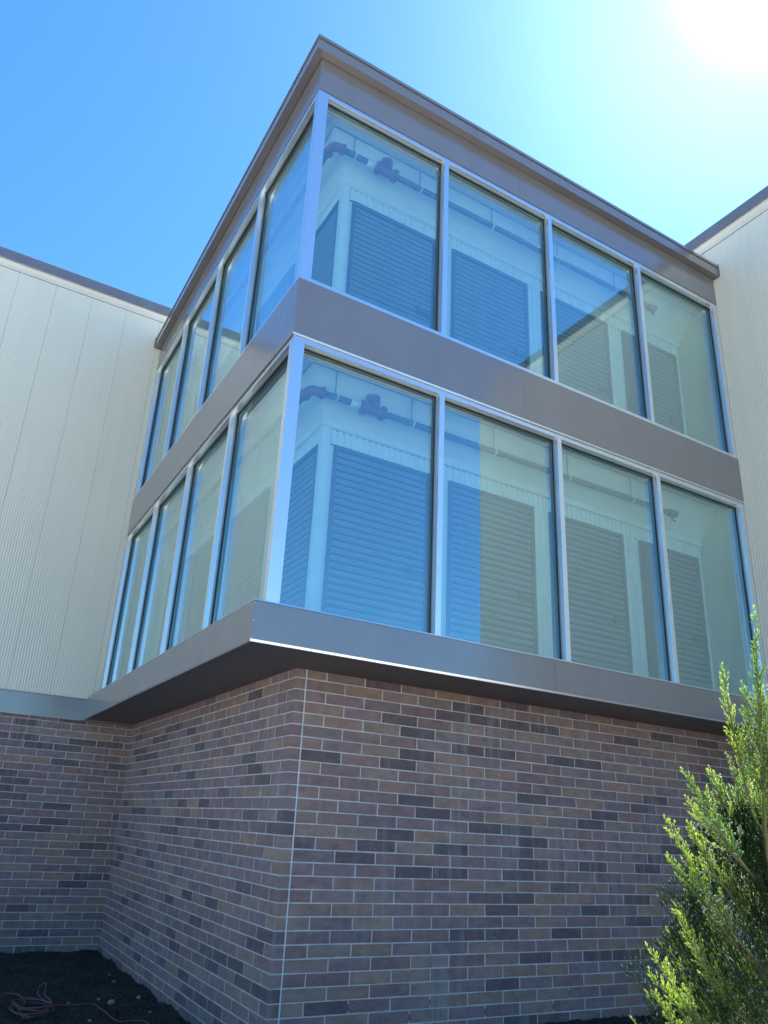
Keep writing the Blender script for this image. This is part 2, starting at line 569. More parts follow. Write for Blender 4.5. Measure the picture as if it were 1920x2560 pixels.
def lay_wall(name, label, axis, face_n, s_lo, s_hi, phases, zlo, ztop, inward, corner=None, pitch=0.4115, core_ext=0.0, zoff=0.0):
    """bricks in running bond; phases = (first joint for even rows, for odd rows); inward = +1 if the wall body lies towards +n"""
    base = AX(axis, (s_lo + s_hi) / 2, face_n, ZG)
    root = thing(name, label, 'wall', base, 'brown brick base walls of the building')
    bricks = []
    row = 0
    while True:
        zt = 1.368 + zoff - BC * row
        if zt - BC < zlo: break
        zc = zt - BC / 2
        ph = phases[row % 2]
        joints = []
        k = math.floor((s_lo - ph) / pitch)
        s = ph + k * pitch
        while s < s_hi + pitch:
            joints.append(s); s += pitch
        edges = [s_lo] + [q for q in joints if s_lo + 0.045 < q < s_hi - 0.03] + [s_hi]
        for a, b in zip(edges[:-1], edges[1:]):
            ja = 0 if a == s_lo else JT / 2
            jb = 0 if b == s_hi else JT / 2
            bricks.append((a + ja, b - jb, zc, a == s_lo))
        row += 1
    scored = []
    for (a, b, zc, first) in bricks:
        c = AX(axis, (a + b) / 2, face_n, zc)
        v = view_of(c)
        score = 0
        if v and -60 < v[0] < 1980 and -60 < v[1] < 2620:
            score = 1.0 / v[2] + (b - a) * 0.01
        scored.append(score)
    order = sorted(range(len(bricks)), key=lambda i: -scored[i])
    single = set(i for i in order[:300] if scored[i] > 0)
    MV, MF, MT = [], [], []
    rr = random.Random(len(name) + len(label))
    for i, (a, b, zc, first) in enumerate(bricks):
        prd = rr.uniform(0.0007, 0.0013)
        dep = 0.045
        n0 = face_n - inward * prd
        if corner and first:
            dep = corner + prd
        nc = n0 + inward * dep / 2
        ln = b - a
        h = BH + rr.uniform(-0.0012, 0.0008)
        zz = zc + rr.uniform(-0.001, 0.001)
        if i in single:
            if inward > 0 or True:
                me = brick_mesh(axis, ln, dep if (corner and first) else 0.045, 0.0935 if not (corner and first) else 0.0935, i % 9) if inward > 0 else brick_mesh(axis, ln, -dep, 0.0935, i % 9)
            o = link('brick', me, None, root, AX(axis, (a + b) / 2, nc, zz))
        else:
            t = rr.random()
            base_i = len(MV)
            p = AX(axis, a, n0, zz - h / 2); q = AX(axis, b, n0 + inward * dep, zz + h / 2)
            lo = [min(x, y) for x, y in zip(p, q)]; hi = [max(x, y) for x, y in zip(p, q)]
            MV += boxv(lo[0], hi[0], lo[1], hi[1], lo[2], hi[2])
            MF += [tuple(base_i + x for x in f) for f in BOXF]
            MT += [t] * 6
    if MV:
        me = bpy.data.meshes.new('brick_courses')
        wl = Vector(base)
        me.from_pydata([tuple(Vector(v) - wl) for v in MV], [], MF)
        at = me.attributes.new('tone', 'FLOAT', 'FACE')
        at.data.foreach_set('value', MT)
        link('brick_courses', me, M_BRICKMASS, root, wl, kind='stuff')
    return root

# bay, face towards the camera (along X) and face along Y
wallR = lay_wall('brick_wall', 'wide brown brick wall under the glass bay, right of its corner and behind the shrub', 'X', BR, 0.7125, W + 0.02, (0.915, 1.115), -2.1, 1.40, 1)
wallL = lay_wall('brick_wall', 'receding brown brick wall under the glass bay, left of its corner', 'Y', BR, BR, 6.76, (0.774, 0.970), -2.1, 1.40, 1, corner=0.0995, pitch=0.403)
box('mortar', 'X', 0.702, W + 0.02, BR + 0.0004, BR + 0.3, -2.2, 1.36, M_MORTAR, wallR)
box('mortar', 'Y', BR + 0.305, 6.76, BR + 0.0004, BR + 0.3, -2.2, 1.36, M_MORTAR, wallL)
box('mortar', 'Y', BR + 0.0024, BR + 0.303, BR + 0.0004, BR + 0.0990, -2.2, 1.36, M_MORTAR, wallL)
# sealed movement joint beside the corner, slightly wavy
def sealed_joint():
    V, F = [], []
    rr = random.Random(5)
    z = -2.1; k = 0
    while z < 1.36:
        a = 0.6975 - rr.uniform(0, 0.0012); b = 0.7140 + rr.uniform(0, 0.0016)
        for x, y in ((a, BR + 0.02), (a, BR + 0.0018), ((a + b) / 2, BR - 0.0006), (b, BR + 0.0018), (b, BR + 0.02)):
            V.append((x, y, z))
        if k:
            o = (k - 1) * 5
            F += [(o + i, o + i + 1, o + i + 6, o + i + 5) for i in range(4)]
        z += 0.05; k += 1
    me, c = mesh_of('sealant_joint', V, F, smooth=True)
    link('sealant_joint', me, M_SEAL, wallR, c)
sealed_joint()
# weep holes low in the wall
def weeps(axis, face, ss, root):
    V, F = [], []
    for s, z in ss:
        p = AX(axis, s - 0.0045, face - 0.0006, z - 0.03); q = AX(axis, s + 0.0045, face + 0.01, z + 0.02)
        lo = [min(x, y) for x, y in zip(p, q)]; hi = [max(x, y) for x, y in zip(p, q)]
        b0 = len(V)
        V += boxv(lo[0], hi[0], lo[1], hi[1], lo[2], hi[2]); F += [tuple(b0 + x for x in f) for f in BOXF]
    me, c = mesh_of('weep_hole', V, F)
    link('weep_hole', me, M_GASKET, root, c, kind='stuff')
zr = 1.368 - BC * 26.5
weeps('X', BR + 0.0002, [(0.915 + 0.4115 * k, zr) for k in (1, 3, 7)] + [(1.115 + 0.4115 * k, zr - BC) for k in (2, 4, 6, 9)], wallR)

wallLW = lay_wall('brick_wall', 'dark brown brick wall at the far left, under the cream panels', 'X', 6.76, -9.0, 0.605, (-0.10, -0.318), -2.1, 1.33, 1, pitch=0.415)
box('mortar', 'X', -9.0, 0.605, 6.7604, 7.0, -2.2, 1.33, M_MORTAR, wallLW)
weeps('X', 6.7612, [(-0.318 - 0.415 * k, 1.368 - BC * 27.5) for k in (0, 1, 3)] + [(-0.1 - 0.415 * k, 1.368 - BC * 28.5) for k in (0, 2)], wallLW)
wallRW = lay_wall('brick_wall', 'brown brick wall glimpsed behind the shrub at the right edge', 'Y', 6.76, -5.54, 0.605, (0.215, 0.422), -2.1, 1.33, 1, pitch=0.41)
box('mortar', 'Y', -5.54, 0.605, 6.7604, 7.0, -2.2, 1.33, M_MORTAR, wallRW)

# ------------------------------------------------------------------ wings: cream panels, coping, base band
def wing(name, label, axis, s_lo, s_hi, seam0, base_s):
    root = thing(name, label, 'wall', AX(axis, base_s, W, 1.30), 'cream metal panel walls either side of the bay')
    pitch = 0.62
    # panels
    k = math.floor((s_lo - seam0) / pitch)
    s = seam0 + k * pitch
    zt = 8.742
    while s < s_hi:
        a = max(s, s_lo); b = min(s + pitch, s_hi)
        if b - a > 0.02:
            box('panel', axis, a + 0.0016, b - 0.0016, W, W + 0.06, 1.600, zt, M_PANEL, root, bev=0.0018)
        s += pitch
    box('panel_core', axis, s_lo, s_hi, W + 0.012, W + 0.14, 1.34, 8.93, M_DARK, root)
    # head trim under the coping: flat cream strip, then a stepped strip, bright cleat
    box('head_trim', axis, s_lo, s_hi, W - 0.012, W + 0.0, 8.748, 8.80, M_CREAMTRIM, root, bev=0.001)
    prism('head_trim', axis, [(W - 0.012, 8.803), (W - 0.055, 8.862), (W - 0.055, 8.868), (W + 0.008, 8.868), (W + 0.008, 8.803)], s_lo, s_hi, M_CREAMTRIM, root)
    box('cleat', axis, s_lo, s_hi, W - 0.070, W - 0.05, 8.870, 8.880, M_LIP, root)
    # coping in lengths with lapped joints
    L = 3.02
    x = seam0 - 2.45 + L * math.floor((s_hi - seam0 + 2.45) / L)
    cuts = [s_hi]
    while x > s_lo:
        if x < s_hi - 0.05: cuts.append(x)
        x -= L
    cuts.append(s_lo)
    for i, (b, a) in enumerate(zip(cuts[:-1], cuts[1:])):
        d = 0.0012 * (i % 2)
        prism('coping', axis, [(W - 0.082 - d, 8.882), (W - 0.078 - d, 9.062), (W - 0.066, 9.082), (W + 0.30, 9.095), (W + 0.30, 8.95), (W - 0.05, 8.95), (W - 0.05, 8.882)], a + 0.001, b - 0.001, M_BRONZE, root)
    # base band
    prism('base_band', axis, [(W - 0.035, 1.312), (W - 0.035, 1.622), (W - 0.002, 1.652), (W + 0.02, 1.652), (W + 0.02, 1.312)], s_lo, s_hi - 0.0, M_BRONZE, root)
    box('band_flashing', axis, s_lo, s_hi, W - 0.042, W - 0.03, 1.6225, 1.638, M_BRONZE, root)
    return root
wing('panel_wall', 'cream metal panel wall left of the glass bay, with upright seams and a grey-brown coping', 'X', -9.0, W - 0.01, -0.09, -2.0)
wing('panel_wall', 'cream metal panel wall right of the glass bay, running towards the viewer', 'Y', -5.54, W - 0.01, 0.10, -2.0)

# building body behind the walls (roof slab and the blocks that carry it)
body = thing('building_block', 'flat-roofed main block behind the panel walls, hardly seen', 'building', (10, 12, ZG))
box('block', 'X', -9.0, 7.02, 7.02, 22, -2.2, 8.93, M_ROOF, body)
box('block', 'X', 7.022, 22, -5.54, 22, -2.2, 8.93, M_ROOF, body)
prism('end_cladding', 'X', [(-5.565, -2.2), (-5.565, 9.06), (-5.545, 9.06), (-5.545, -2.2)], W + 0.003, 22, M_PANEL, body)

# ------------------------------------------------------------------ glazed bay
bay = thing('glass_bay', 'two-storey glazed corner bay with aluminium mullions and grey-brown metal bands, jutting over the brick', 'building', (3.3, 3.3, 1.344))
DEPTH = 0.135
GN = 0.088           # glass outer face set back from the frame face

def frame_profile_member(name, axis, a, b, z0, z1, vertical):
    """aluminium member: outer tube, then black gasket steps toward the glass"""
    box(name, axis, a, b, 0.0, DEPTH, z0, z1, M_ALU, bay, bev=0.0015)

panes = []
for fl in (0, 1):
    zs, zh = FZ[fl], HZ[fl]
    # corner post: two faces, one part
    box('corner_post', 'X', 0.0, 0.124, 0.0, 0.085, zs - 0.0, zh, M_ALU, bay, bev=0.002)
    for axis in ('X', 'Y'):
        ms = MULL[axis]; J = JAMB[axis]
        c0 = 0.124 if axis == 'X' else 0.0855
        for s in ms:
            box('mullion', axis, s - 0.032, s + 0.032, 0.0, DEPTH, zs + 0.0005, zh - 0.0005, M_ALU, bay, bev=0.0015)
        box('jamb', axis, J - 0.05, W - 0.003, 0.002, DEPTH, zs + 0.0005, zh - 0.0005, M_ALU, bay, bev=0.0015)
        edges = [c0] + [e for s in ms for e in (s - 0.032, s + 0.032)] + [J - 0.05]
        for i in range(4):
            a, b = edges[2 * i] + 0.0005, edges[2 * i + 1] - 0.0005
            # stepped stops and gaskets round the pane: ring of three steps
            zi0, zi1 = zs + 0.048, zh - 0.055
            V, F = [], []
            def ring(a, b, z0, z1, n0, n1, t):
                for (p0, p1, q0, q1) in ((a, b, z1 - t, z1), (a, b, z0, z0 + t), (a, a + t, z0 + t, z1 - t), (b - t, b, z0 + t, z1 - t)):
                    p = AX(axis, p0, n0, q0); q = AX(axis, p1, n1, q1)
                    lo = [min(x, y) for x, y in zip(p, q)]; hi = [max(x, y) for x, y in zip(p, q)]
                    k0 = len(V)
                    V.extend(boxv(lo[0], hi[0], lo[1], hi[1], lo[2], hi[2])); F.extend([tuple(k0 + x for x in f) for f in BOXF])
            ring(a - 0.0003, b + 0.0003, zi0 - 0.0003, zi1 + 0.0003, 0.046, 0.062, 0.011)
            me, c = mesh_of('window_frame', V, F); wf = link('window_frame', me, M_STOP, bay, c)
            box('head_rail', axis, a, b, 0.0012, DEPTH - 0.001, zh - 0.055, zh - 0.001, M_ALU, wf, bev=0.001)
            box('sill_rail', axis, a, b, 0.0012, DEPTH - 0.001, zs + 0.001, zs + 0.048, M_ALU, wf, bev=0.001)
            V, F = [], []
            ring(a - 0.0003, b + 0.0003, zi0 - 0.0003, zi1 + 0.0003, 0.0625, GN - 0.0005, 0.013)
            me, c = mesh_of('gasket', V, F); link('gasket', me, M_GASKET, wf, c)
            V, F = [], []
            ring(a - 0.0003, b + 0.0003, zi0 - 0.0003, zi1 + 0.0003, GN + 0.0255, GN + 0.040, 0.017)
            me, c = mesh_of('inner_stop', V, F); link('inner_stop', me, M_STOP, wf, c)
            g = box('pane', axis, a + 0.004, b - 0.004, GN, GN + 0.024, zi0 + 0.004, zi1 - 0.004, M_GLASS, wf)
            # each pane sits very slightly out of true, so reflections jump from pane to pane
            tl = RND.uniform(-0.0028, 0.0028)
            if axis == 'X': g.rotation_euler = (RND.uniform(-0.0022, 0.0022), 0, tl)
            else: g.rotation_euler = (0, RND.uniform(-0.0022, 0.0022), tl)

# ledge: fascia box with top flashing, drip lip and soffit
E = 0.160
for axis in ('X', 'Y'):
    cuts = (None, 3.05, W - 0.006) if axis == 'X' else (None, 3.4, W - 0.04)
    prev = None
    for i in range(2):
        a = 0 if i == 0 else cuts[1] + 0.0015
        b = cuts[i + 1] - (0.0 if i else 0.0015)
        pr = [(-E, Z_LEDGE0 + 0.016), (-E, Z_LEDGE1 - 0.004), (-E + 0.004, Z_LEDGE1), (0.03, Z_LEDGE1 + 0.010), (0.03, Z_LEDGE1 - 0.03), (-E + 0.03, Z_LEDGE1 - 0.04), (-E + 0.03, Z_LEDGE0 + 0.016)]
        prism('ledge_fascia', axis, pr, a, b, M_BRONZE, bay, mitre0=(i == 0))
    # hemmed drip edge below the fascia; pale metal imitates the highlight on the X face
    prism('drip_edge', axis, [(-E - 0.0045, Z_LEDGE0 + 0.0145), (-E + 0.026, Z_LEDGE0 + 0.0145), (-E + 0.026, Z_LEDGE0 + 0.001), (-E - 0.0010, Z_LEDGE0 - 0.006)], 0, W - 0.006 if axis == 'X' else W - 0.04, M_LIP if axis == 'X' else M_BRONZE, bay, mitre0=True)
    # thin aluminium sub-sill line above the ledge
    prism('sub_sill', axis, [(-E + 0.001, Z_LEDGE1 + 0.0012), (-E + 0.004, Z_LEDGE1 + 0.011), (0.0, Z_LEDGE1 + 0.0125), (0.0, Z_LEDGE1 + 0.011)], 0, W - 0.008 if axis == 'X' else W - 0.045, M_ALU, bay, mitre0=True)
    # soffit panels between lip and brick, butted with fine joints
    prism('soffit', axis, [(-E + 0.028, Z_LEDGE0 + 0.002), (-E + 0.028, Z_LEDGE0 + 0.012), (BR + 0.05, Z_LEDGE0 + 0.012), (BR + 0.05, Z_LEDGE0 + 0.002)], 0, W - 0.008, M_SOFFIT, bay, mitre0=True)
    # floor slab inside the bay (display floor) of both storeys; the slab edge is covered by fascia
    prism('floor_slab', axis, [(0.031, Z_LEDGE0 + 0.05), (0.031, FZ[0] - 0.003), (0.76, FZ[0] - 0.003), (0.76, Z_LEDGE0 + 0.05)], 0, W - 0.004, M_FLOOR, bay, mitre0=True)
    # middle band
    for (a, b, first) in ((0, 2.874, True), (2.876, W - 0.006 if axis == 'X' else W - 0.05, False)):
        prism('spandrel', axis, [(-0.012, HZ[0] + 0.020), (-0.012, FZ[1] - 0.004), (0.02, FZ[1] - 0.0015), (0.10, FZ[1] - 0.0015), (0.10, HZ[0] + 0.020)], a, b, M_BRONZE, bay, mitre0=first)
    prism('head_flashing', axis, [(-0.0150, HZ[0] + 0.002), (-0.0185, HZ[0] + 0.0185), (0.10, HZ[0] + 0.0185), (0.10, HZ[0] + 0.003)], 0, W - 0.007 if axis == 'X' else W - 0.052, M_LIP if axis == 'X' else M_BRONZE, bay, mitre0=True)  # reflected highlight put into the colour: pale along X, bronze along Y
    prism('floor_slab', axis, [(0.101, HZ[0] + 0.16), (0.101, FZ[1] - 0.003), (0.76, FZ[1] - 0.003), (0.76, HZ[0] + 0.16)], 0, W - 0.004, M_FLOOR, bay, mitre0=True)
    # parapet band above the upper windows
    for (a, b, first) in ((0, 2.874, True), (2.876, W - 0.006 if axis == 'X' else W - 0.05, False)):
        prism('parapet_band', axis, [(-0.006, HZ[1] + 0.006), (-0.006, 8.20), (0.12, 8.20), (0.12, HZ[1] + 0.006)], a, b, M_BRONZE, bay, mitre0=first)
    # coping: lower return, face, dark cleat line, upper hem
    C = 0.109
    end = (W - 0.01) if axis == 'X' else (W - 0.02)
    cc = ((0, 2.856), (2.859, 5.795), (5.798, end))
    for i, (a, b) in enumerate(cc):
        d = 0.0015 * (i % 2)
        prism('coping', axis, [(-C - d, Z_COP0), (-C + 0.002 - d, Z_COP0 + 0.143), (-C + 0.012, Z_COP0 + 0.143), (-C + 0.012, 8.30), (-0.010, 8.30), (-0.010, Z_COP0 + 0.012), (-C + 0.014, Z_COP0 + 0.002)],
              a, b, M_BRONZE, bay, mitre0=(i == 0))
    prism('coping_hem', axis, [(-C - 0.012, 8.305), (-C - 0.006, Z_COP1), (0.35, Z_COP1 + 0.01), (0.35, 8.305)], 0, end, M_BRONZE, bay, mitre0=True)
    box('end_cap', axis, end - 0.004, end + 0.003, -C - 0.018, 0.0, Z_COP0 - 0.01, Z_COP1 + 0.012, M_BRONZE, bay)
box('roof', 'X', 0.36, W + 0.1, 0.36, W + 0.1, 8.20, 8.33, M_ROOF, bay)

# small screw heads on the ledge and fine scratches on the middle band
def dots(name, pts, r, m, parent):
    V, F = [], []
    for (x, y, z) in pts:
        k = len(V)
        V += [(x, y - r * 0.9, z)] + [(x + r * math.cos(a), y, z + r * math.sin(a)) for a in [i * math.pi / 3 for i in range(6)]]
        F += [(k, k + 1 + i, k + 1 + (i + 1) % 6) for i in range(6)]
    me, c = mesh_of(name, V, F)
    link(name, me, m, parent, c, kind='stuff')
dots('screw_head', [(-0.148, -E - 0.001, z) for z in (1.375, 1.51, 1.655)] + [(0.6 * k + 0.25, -E - 0.0035, 1.366) for k in range(10)], 0.0045, M_LIP, bay)

# ------------------------------------------------------------------ display interior: ribbed white wall, ceiling, doors
IN = 0.72
disp = thing('display_room', 'white ribbed inner wall with sloping bulkhead behind the bay glass', 'wall', (3.5, 3.5, FZ[0]))
DOORS = {'X': ((0.87, 2.09), (2.36, 3.62), (3.88, 5.15), (5.46, 6.63)), 'Y': ((0.80, 1.93), (2.14, 3.41), (3.62, 4.96), (5.09, 6.35))}
def ribbed(axis, s0, s1, z0, z1):
    """corrugated sheet: pans and narrow ribs every 80 mm"""
    P = []
    s = s0
    pts = [(s0, 0.022)]
    while s + 0.08 <= s1 + 1e-6:
        pts += [(s + 0.014, 0.022), (s + 0.020, 0.0), (s + 0.066, 0.0), (s + 0.072, 0.022)]
        s += 0.08
    pts.append((s1, 0.022))
    V = [AX(axis, p, IN + n, z0) for p, n in pts] + [AX(axis, p, IN + n, z1) for p, n in pts]
    k = len(pts)
    F = [(i, i + 1, k + i + 1, k + i) for i in range(k - 1)]
    me, c = mesh_of('ribbed_sheet', V, F, recalc=False)
    link('ribbed_sheet', me, M_WHITE, disp, c)

for fl in (0, 1):
    dz = 3.355 * fl
    zf = FZ[fl]
    dt = 3.79 + dz
    for axis in ('X', 'Y'):
        ds = DOORS[axis]
        # header across, piers between doors
        ribbed(axis, IN + 0.09, W - 0.01, dt, 3.965 + dz)
        edges = [IN + 0.09] + [e for d in ds for e in d] + [W - 0.01]
        for i in range(0, len(edges), 2):
            if edges[i + 1] - edges[i] > 0.03:
                ribbed(axis, edges[i], edges[i + 1], zf, dt)
        # plain corner trim, cap flashing
        prism('corner_trim', axis, [(IN - 0.004, zf), (IN - 0.004, 4.0 + dz), (IN + 0.016, 4.0 + dz), (IN + 0.016, zf)], 0, IN + 0.092, M_WHITE, disp, mitre0=True)
        prism('cap_flashing', axis, [(IN - 0.03, 3.972 + dz), (IN - 0.03, 4.05 + dz), (IN + 0.02, 4.06 + dz), (IN + 0.02, 3.972 + dz)], 0, W - 0.006, M_WHITE, disp, mitre0=True)
        # sloping bulkhead and ceiling
        ztop = 4.46 + (3.30 if fl else 0)
        prism('bulkhead', axis, [(IN - 0.01, 4.055 + dz), (0.40, ztop - 0.02), (0.40, ztop), (IN + 0.02, ztop), (IN + 0.02, 4.062 + dz)], 0, W - 0.006, M_WHITE_C, disp, mitre0=True)
        n = DEPTH + 0.004
        while n < 0.38:
            m_ = min(n + 0.085, 0.40)
            prism('ceiling_sheet', axis, [(n, ztop + 0.02), (n + 0.006, ztop + 0.002), (m_ - 0.016, ztop + 0.002), (m_ - 0.009, ztop + 0.02), (m_ - 0.009, ztop + 0.03), (n, ztop + 0.03)], 0, W - 0.006, M_WHITE_C, disp, mitre0=True)
            n += 0.0875
        prism('ceiling_sheet', axis, [(0.02, ztop + 0.031), (0.02, ztop + 0.045), (0.42, ztop + 0.045), (0.42, ztop + 0.031)], 0, W - 0.006, M_WHITE_C, disp, mitre0=True)
        prism('head_closure', axis, [(0.101, HZ[fl] - 0.03), (0.101, ztop + 0.03), (DEPTH + 0.002, ztop + 0.03), (DEPTH + 0.002, HZ[fl] - 0.03)], 0, W - 0.006, M_WHITE_C, disp, mitre0=True)
    box('inner_core', 'X', IN + 0.05, W, IN + 0.05, W, zf + 0.002, 4.40 + dz, M_DARK, disp)

SL = 0.078
def slat_mesh(axis, ln):
    # one curtain corrugation: bulging face and a tight groove
    prof = [(0.0, 0.0), (0.022, 0.003), (0.023, 0.018), (0.010, 0.034), (0.002, 0.046), (0.0, 0.058), (0.001, 0.072), (0.0, SL)]
    prof = [(-0.0 + n, z - SL / 2) for n, z in prof]
    k = len(prof)
    V = [AX(axis, -ln / 2, n, z) for n, z in prof] + [AX(axis, ln / 2, n, z) for n, z in prof]
    F = [(i, i + 1, k + i + 1, k + i) if axis == 'Y' else (k + i, k + i + 1, i + 1, i) for i in range(k - 1)]
    me = bpy.data.meshes.new('slat'); me.from_pydata(V, [], F); me.update()
    me.materials.append(M_DOOR)
    return me

ORD = ('first', 'second', 'third', 'fourth')
for fl in (0, 1):
    for axis in ('X', 'Y'):
        for i, (a, b) in enumerate(DOORS[axis]):
            dz = 3.355 * fl
            zf, dt = FZ[fl], 3.79 + dz
            side = 'right-hand' if axis == 'X' else 'left-hand'
            lab = 'grey ribbed roll-up door behind the %s storey glass, %s from the corner on the %s side' % (('lower', 'upper')[fl], ORD[i], side)
            d = thing('roll_up_door', lab, 'door', AX(axis, (a + b) / 2, IN, zf), 'roll-up doors of the window display')
            gl = 0.30 if (axis == 'X' and i == 3) else 0.035
            box('door_guide', axis, a, a + gl, IN - 0.012, IN + 0.03, zf, dt, M_DOORFR, d)
            box('door_guide', axis, b - 0.035, b, IN - 0.012, IN + 0.03, zf, dt, M_DOORFR, d)
            box('door_head', axis, a + gl, b - 0.035, IN - 0.012, IN + 0.03, dt - 0.05, dt, M_DOORFR, d)
            me = slat_mesh(axis, b - a - gl - 0.035)
            z = dt - 0.05 - SL / 2
            while z > zf - 0.03:
                link('slat', me, None, d, AX(axis, (a + gl + b - 0.035) / 2, IN + 0.016, z))
                z -= SL
            box('backing', axis, a, b, IN + 0.03, IN + 0.045, zf + 0.003, dt, M_DARK, d)
            # latch: plate with a raised end and a bar
            zl = 2.585 + dz
            V, F = [], []
            def add(s0, s1, n0, n1, z0, z1):
                p = AX(axis, s0, n0, z0); q = AX(axis, s1, n1, z1)
                lo = [min(x, y) for x, y in zip(p, q)]; hi = [max(x, y) for x, y in zip(p, q)]
                k = len(V); V.extend(boxv(*[v for t in zip(lo, hi) for v in t])); F.extend([tuple(k + x for x in f) for f in BOXF])
            l0, l1 = (b - 0.25, b - 0.04)
            add(l0, l1, IN + 0.002, IN + 0.012, zl - 0.04, zl + 0.035)
            add(l0 - 0.004, l0 + 0.03, IN - 0.014, IN + 0.0015, zl - 0.045, zl + 0.075)
            add(l0 + 0.05, l1 - 0.02, IN - 0.012, IN + 0.0015, zl - 0.008, zl + 0.018)
            me2, c = mesh_of('latch', V, F)
            link('latch', me2, M_LATCH, d, c)

# ------------------------------------------------------------------ sprinkler mains
for fl in (0, 1):
    z = 4.145 + 3.33 * fl
    n = 0.40
    root = thing('sprinkler_pipe', 'black sprinkler pipe with red fittings under the %s storey ceiling' % ('lower', 'upper')[fl], 'pipe', (n, n, z), 'sprinkler mains behind the glass')
    tube('pipe', [(n + 0.09, n, z), (5.72, n, z)], 0.036, M_PIPE, root, seg=12)
    tube('pipe', [(n, n + 0.09, z), (n, 6.2, z)], 0.036, M_PIPE, root, seg=12)
    el = [(n + 0.09 * (1 - math.sin(t)) , n + 0.09 * (1 - math.cos(t)), z) for t in [i * math.pi / 12 for i in range(7)]]
    el = [(n, n + 0.13, z)] + el[::-1] + [(n + 0.13, n, z)] if False else [(n + 0.13, n, z), (n + 0.09, n, z), (n + 0.045, n + 0.008, z), (n + 0.012, n + 0.03, z), (n, n + 0.09, z), (n, n + 0.13, z)]
    tube('elbow', spline(el, 3), 0.052, M_RED, root, seg=12)
    for x in (n + 0.12,):
        tube('coupling', [(x, n, z), (x + 0.03, n, z)], 0.064, M_RED, root, seg=12)
        tube('coupling', [(n, x, z), (n, x + 0.03, z)], 0.064, M_RED, root, seg=12)
    # red valve body: tee with stub, flanges and a square actuator
    V, F = tube_vf([(1.02, n, z), (1.26, n, z)], 0.058, 14)
    for pts, r in (([(1.0, n, z), (1.035, n, z)], 0.078), ([(1.235, n, z), (1.27, n, z)], 0.078), ([(1.13, n, z + 0.02), (1.13, n, z + 0.16)], 0.050), ([(1.13, n, z + 0.085), (1.13, n, z + 0.155)], 0.075), ([(1.13, n + 0.02, z + 0.02), (1.13, n - 0.10, z + 0.02)], 0.034)):
        v2, f2 = tube_vf(pts, r, 14)
        k = len(V); V += v2; F += [tuple(k + q for q in f) for f in f2]
    me, c = mesh_of('valve', V, F, smooth=False); link('valve', me, M_RED, root, c)
    tube('pipe_label', [(0.86, n, z), (0.97, n, z)], 0.0425, M_LABEL, root, seg=12)
    tube('end_cap', [(5.70, n, z), (5.83, n, z)], 0.052, M_PIPE, root, seg=12)
    V, F = tube_vf([(5.76, n, z - 0.01), (5.76, n, z - 0.09), (5.82, n, z - 0.10)], 0.013, 8)
    me, c = mesh_of('drain', V, F); link('drain', me, M_PIPE, root, c)
    for k, x in enumerate((0.68, 1.62, 2.75, 3.9, 5.0)):
        tube('hanger_rod', [(x, n, z + 0.03), (x, n, 4.46 + 3.30 * fl)], 0.0055, M_PIPE, root, seg=6)
        tube('hanger_clip', [(x + 0.012, n, z), (x + 0.024, n, z)], 0.0445, M_LABEL, root, seg=12)

# ------------------------------------------------------------------ soil crumbs, stones, cord
def crumbs():
    rs = np.random.RandomState(11)
    V, F, T = [], [], []
    octv = np.array([(1, 0, 0), (0, 1, 0), (-1, 0, 0), (0, -1, 0), (0, 0, 1), (0, 0, -1)], float)
    octf = [(0, 1, 4), (1, 2, 4), (2, 3, 4), (3, 0, 4), (1, 0, 5), (2, 1, 5), (3, 2, 5), (0, 3, 5)]
    cnt = 0
    while cnt < 9000:
        x = rs.uniform(-1.8, 0.6); y = rs.uniform(1.6, 6.75)
        if cnt > 6500:
            x = rs.uniform(2.2, 6.6); y = rs.uniform(-1.2, 0.6)
        r = 0.004 + 0.010 * rs.rand() ** 3
        k = len(V)
        v = octv * r * rs.uniform(0.6, 1.3, (6, 3)) + (x, y, ground_z(x, y) + 0.008 + r * 0.3)
        V += v.tolist(); F += [tuple(k + i for i in f) for f in octf]
        cnt += 1
    me = bpy.data.meshes.new('soil_crumbs'); me.from_pydata(V, [], F); me.update()
    o = link('soil_crumbs', me, m_simple('soil_clod', (0.060, 0.055, 0.043), 0.95, var=0.6, vscale=25), kind='stuff')
    o['label'] = 'loose crumbs of dark soil and grit scattered over the bed'
crumbs()

def rock(x, y, r, label):
    rr = random.Random(int(x * 1000) + 5)
    bm = bmesh.new()
    bmesh.ops.create_icosphere(bm, subdivisions=2, radius=r)
    for v in bm.verts:
        k = 1 + 0.22 * math.sin(v.co.x / r * 2.1 + rr.random()) * math.cos(v.co.y / r * 3) + rr.uniform(-0.08, 0.08)
        v.co *= k; v.co.z *= 0.7
    me = bpy.data.meshes.new('stone'); bm.to_mesh(me); bm.free()
    o = link('stone', me, M_ROCK, None, (x, y, ground_z(x, y) + r * 0.45))
    tag(o, label, 'stone', 'pale stones lying on the dark soil')
rock(0.075, 3.42, 0.036, 'largest pale stone on the dark soil, just above the loose cord')
rock(0.41, 3.607, 0.026, 'flat pale stone close to the foot of the receding brick wall')
rock(0.341, 4.512, 0.022, 'small pale stone midway along the receding brick wall')
rock(0.394, 4.979, 0.015, 'smallest pale stone, farthest up the bed by the receding wall')
rock(-0.005, 3.655, 0.014, 'tiny pale stone left of the flat stone, beyond the cord')
rock(-0.269, 2.751, 0.018, 'pale stone in front of the cord coil, near the photo bottom')
rock(-0.329, 3.549, 0.014, 'tiny pale stone right of the cord coil, above the running cord')
rock(0.36, 2.95, 0.017, 'small pale stone at the wall foot, nearest the viewer')

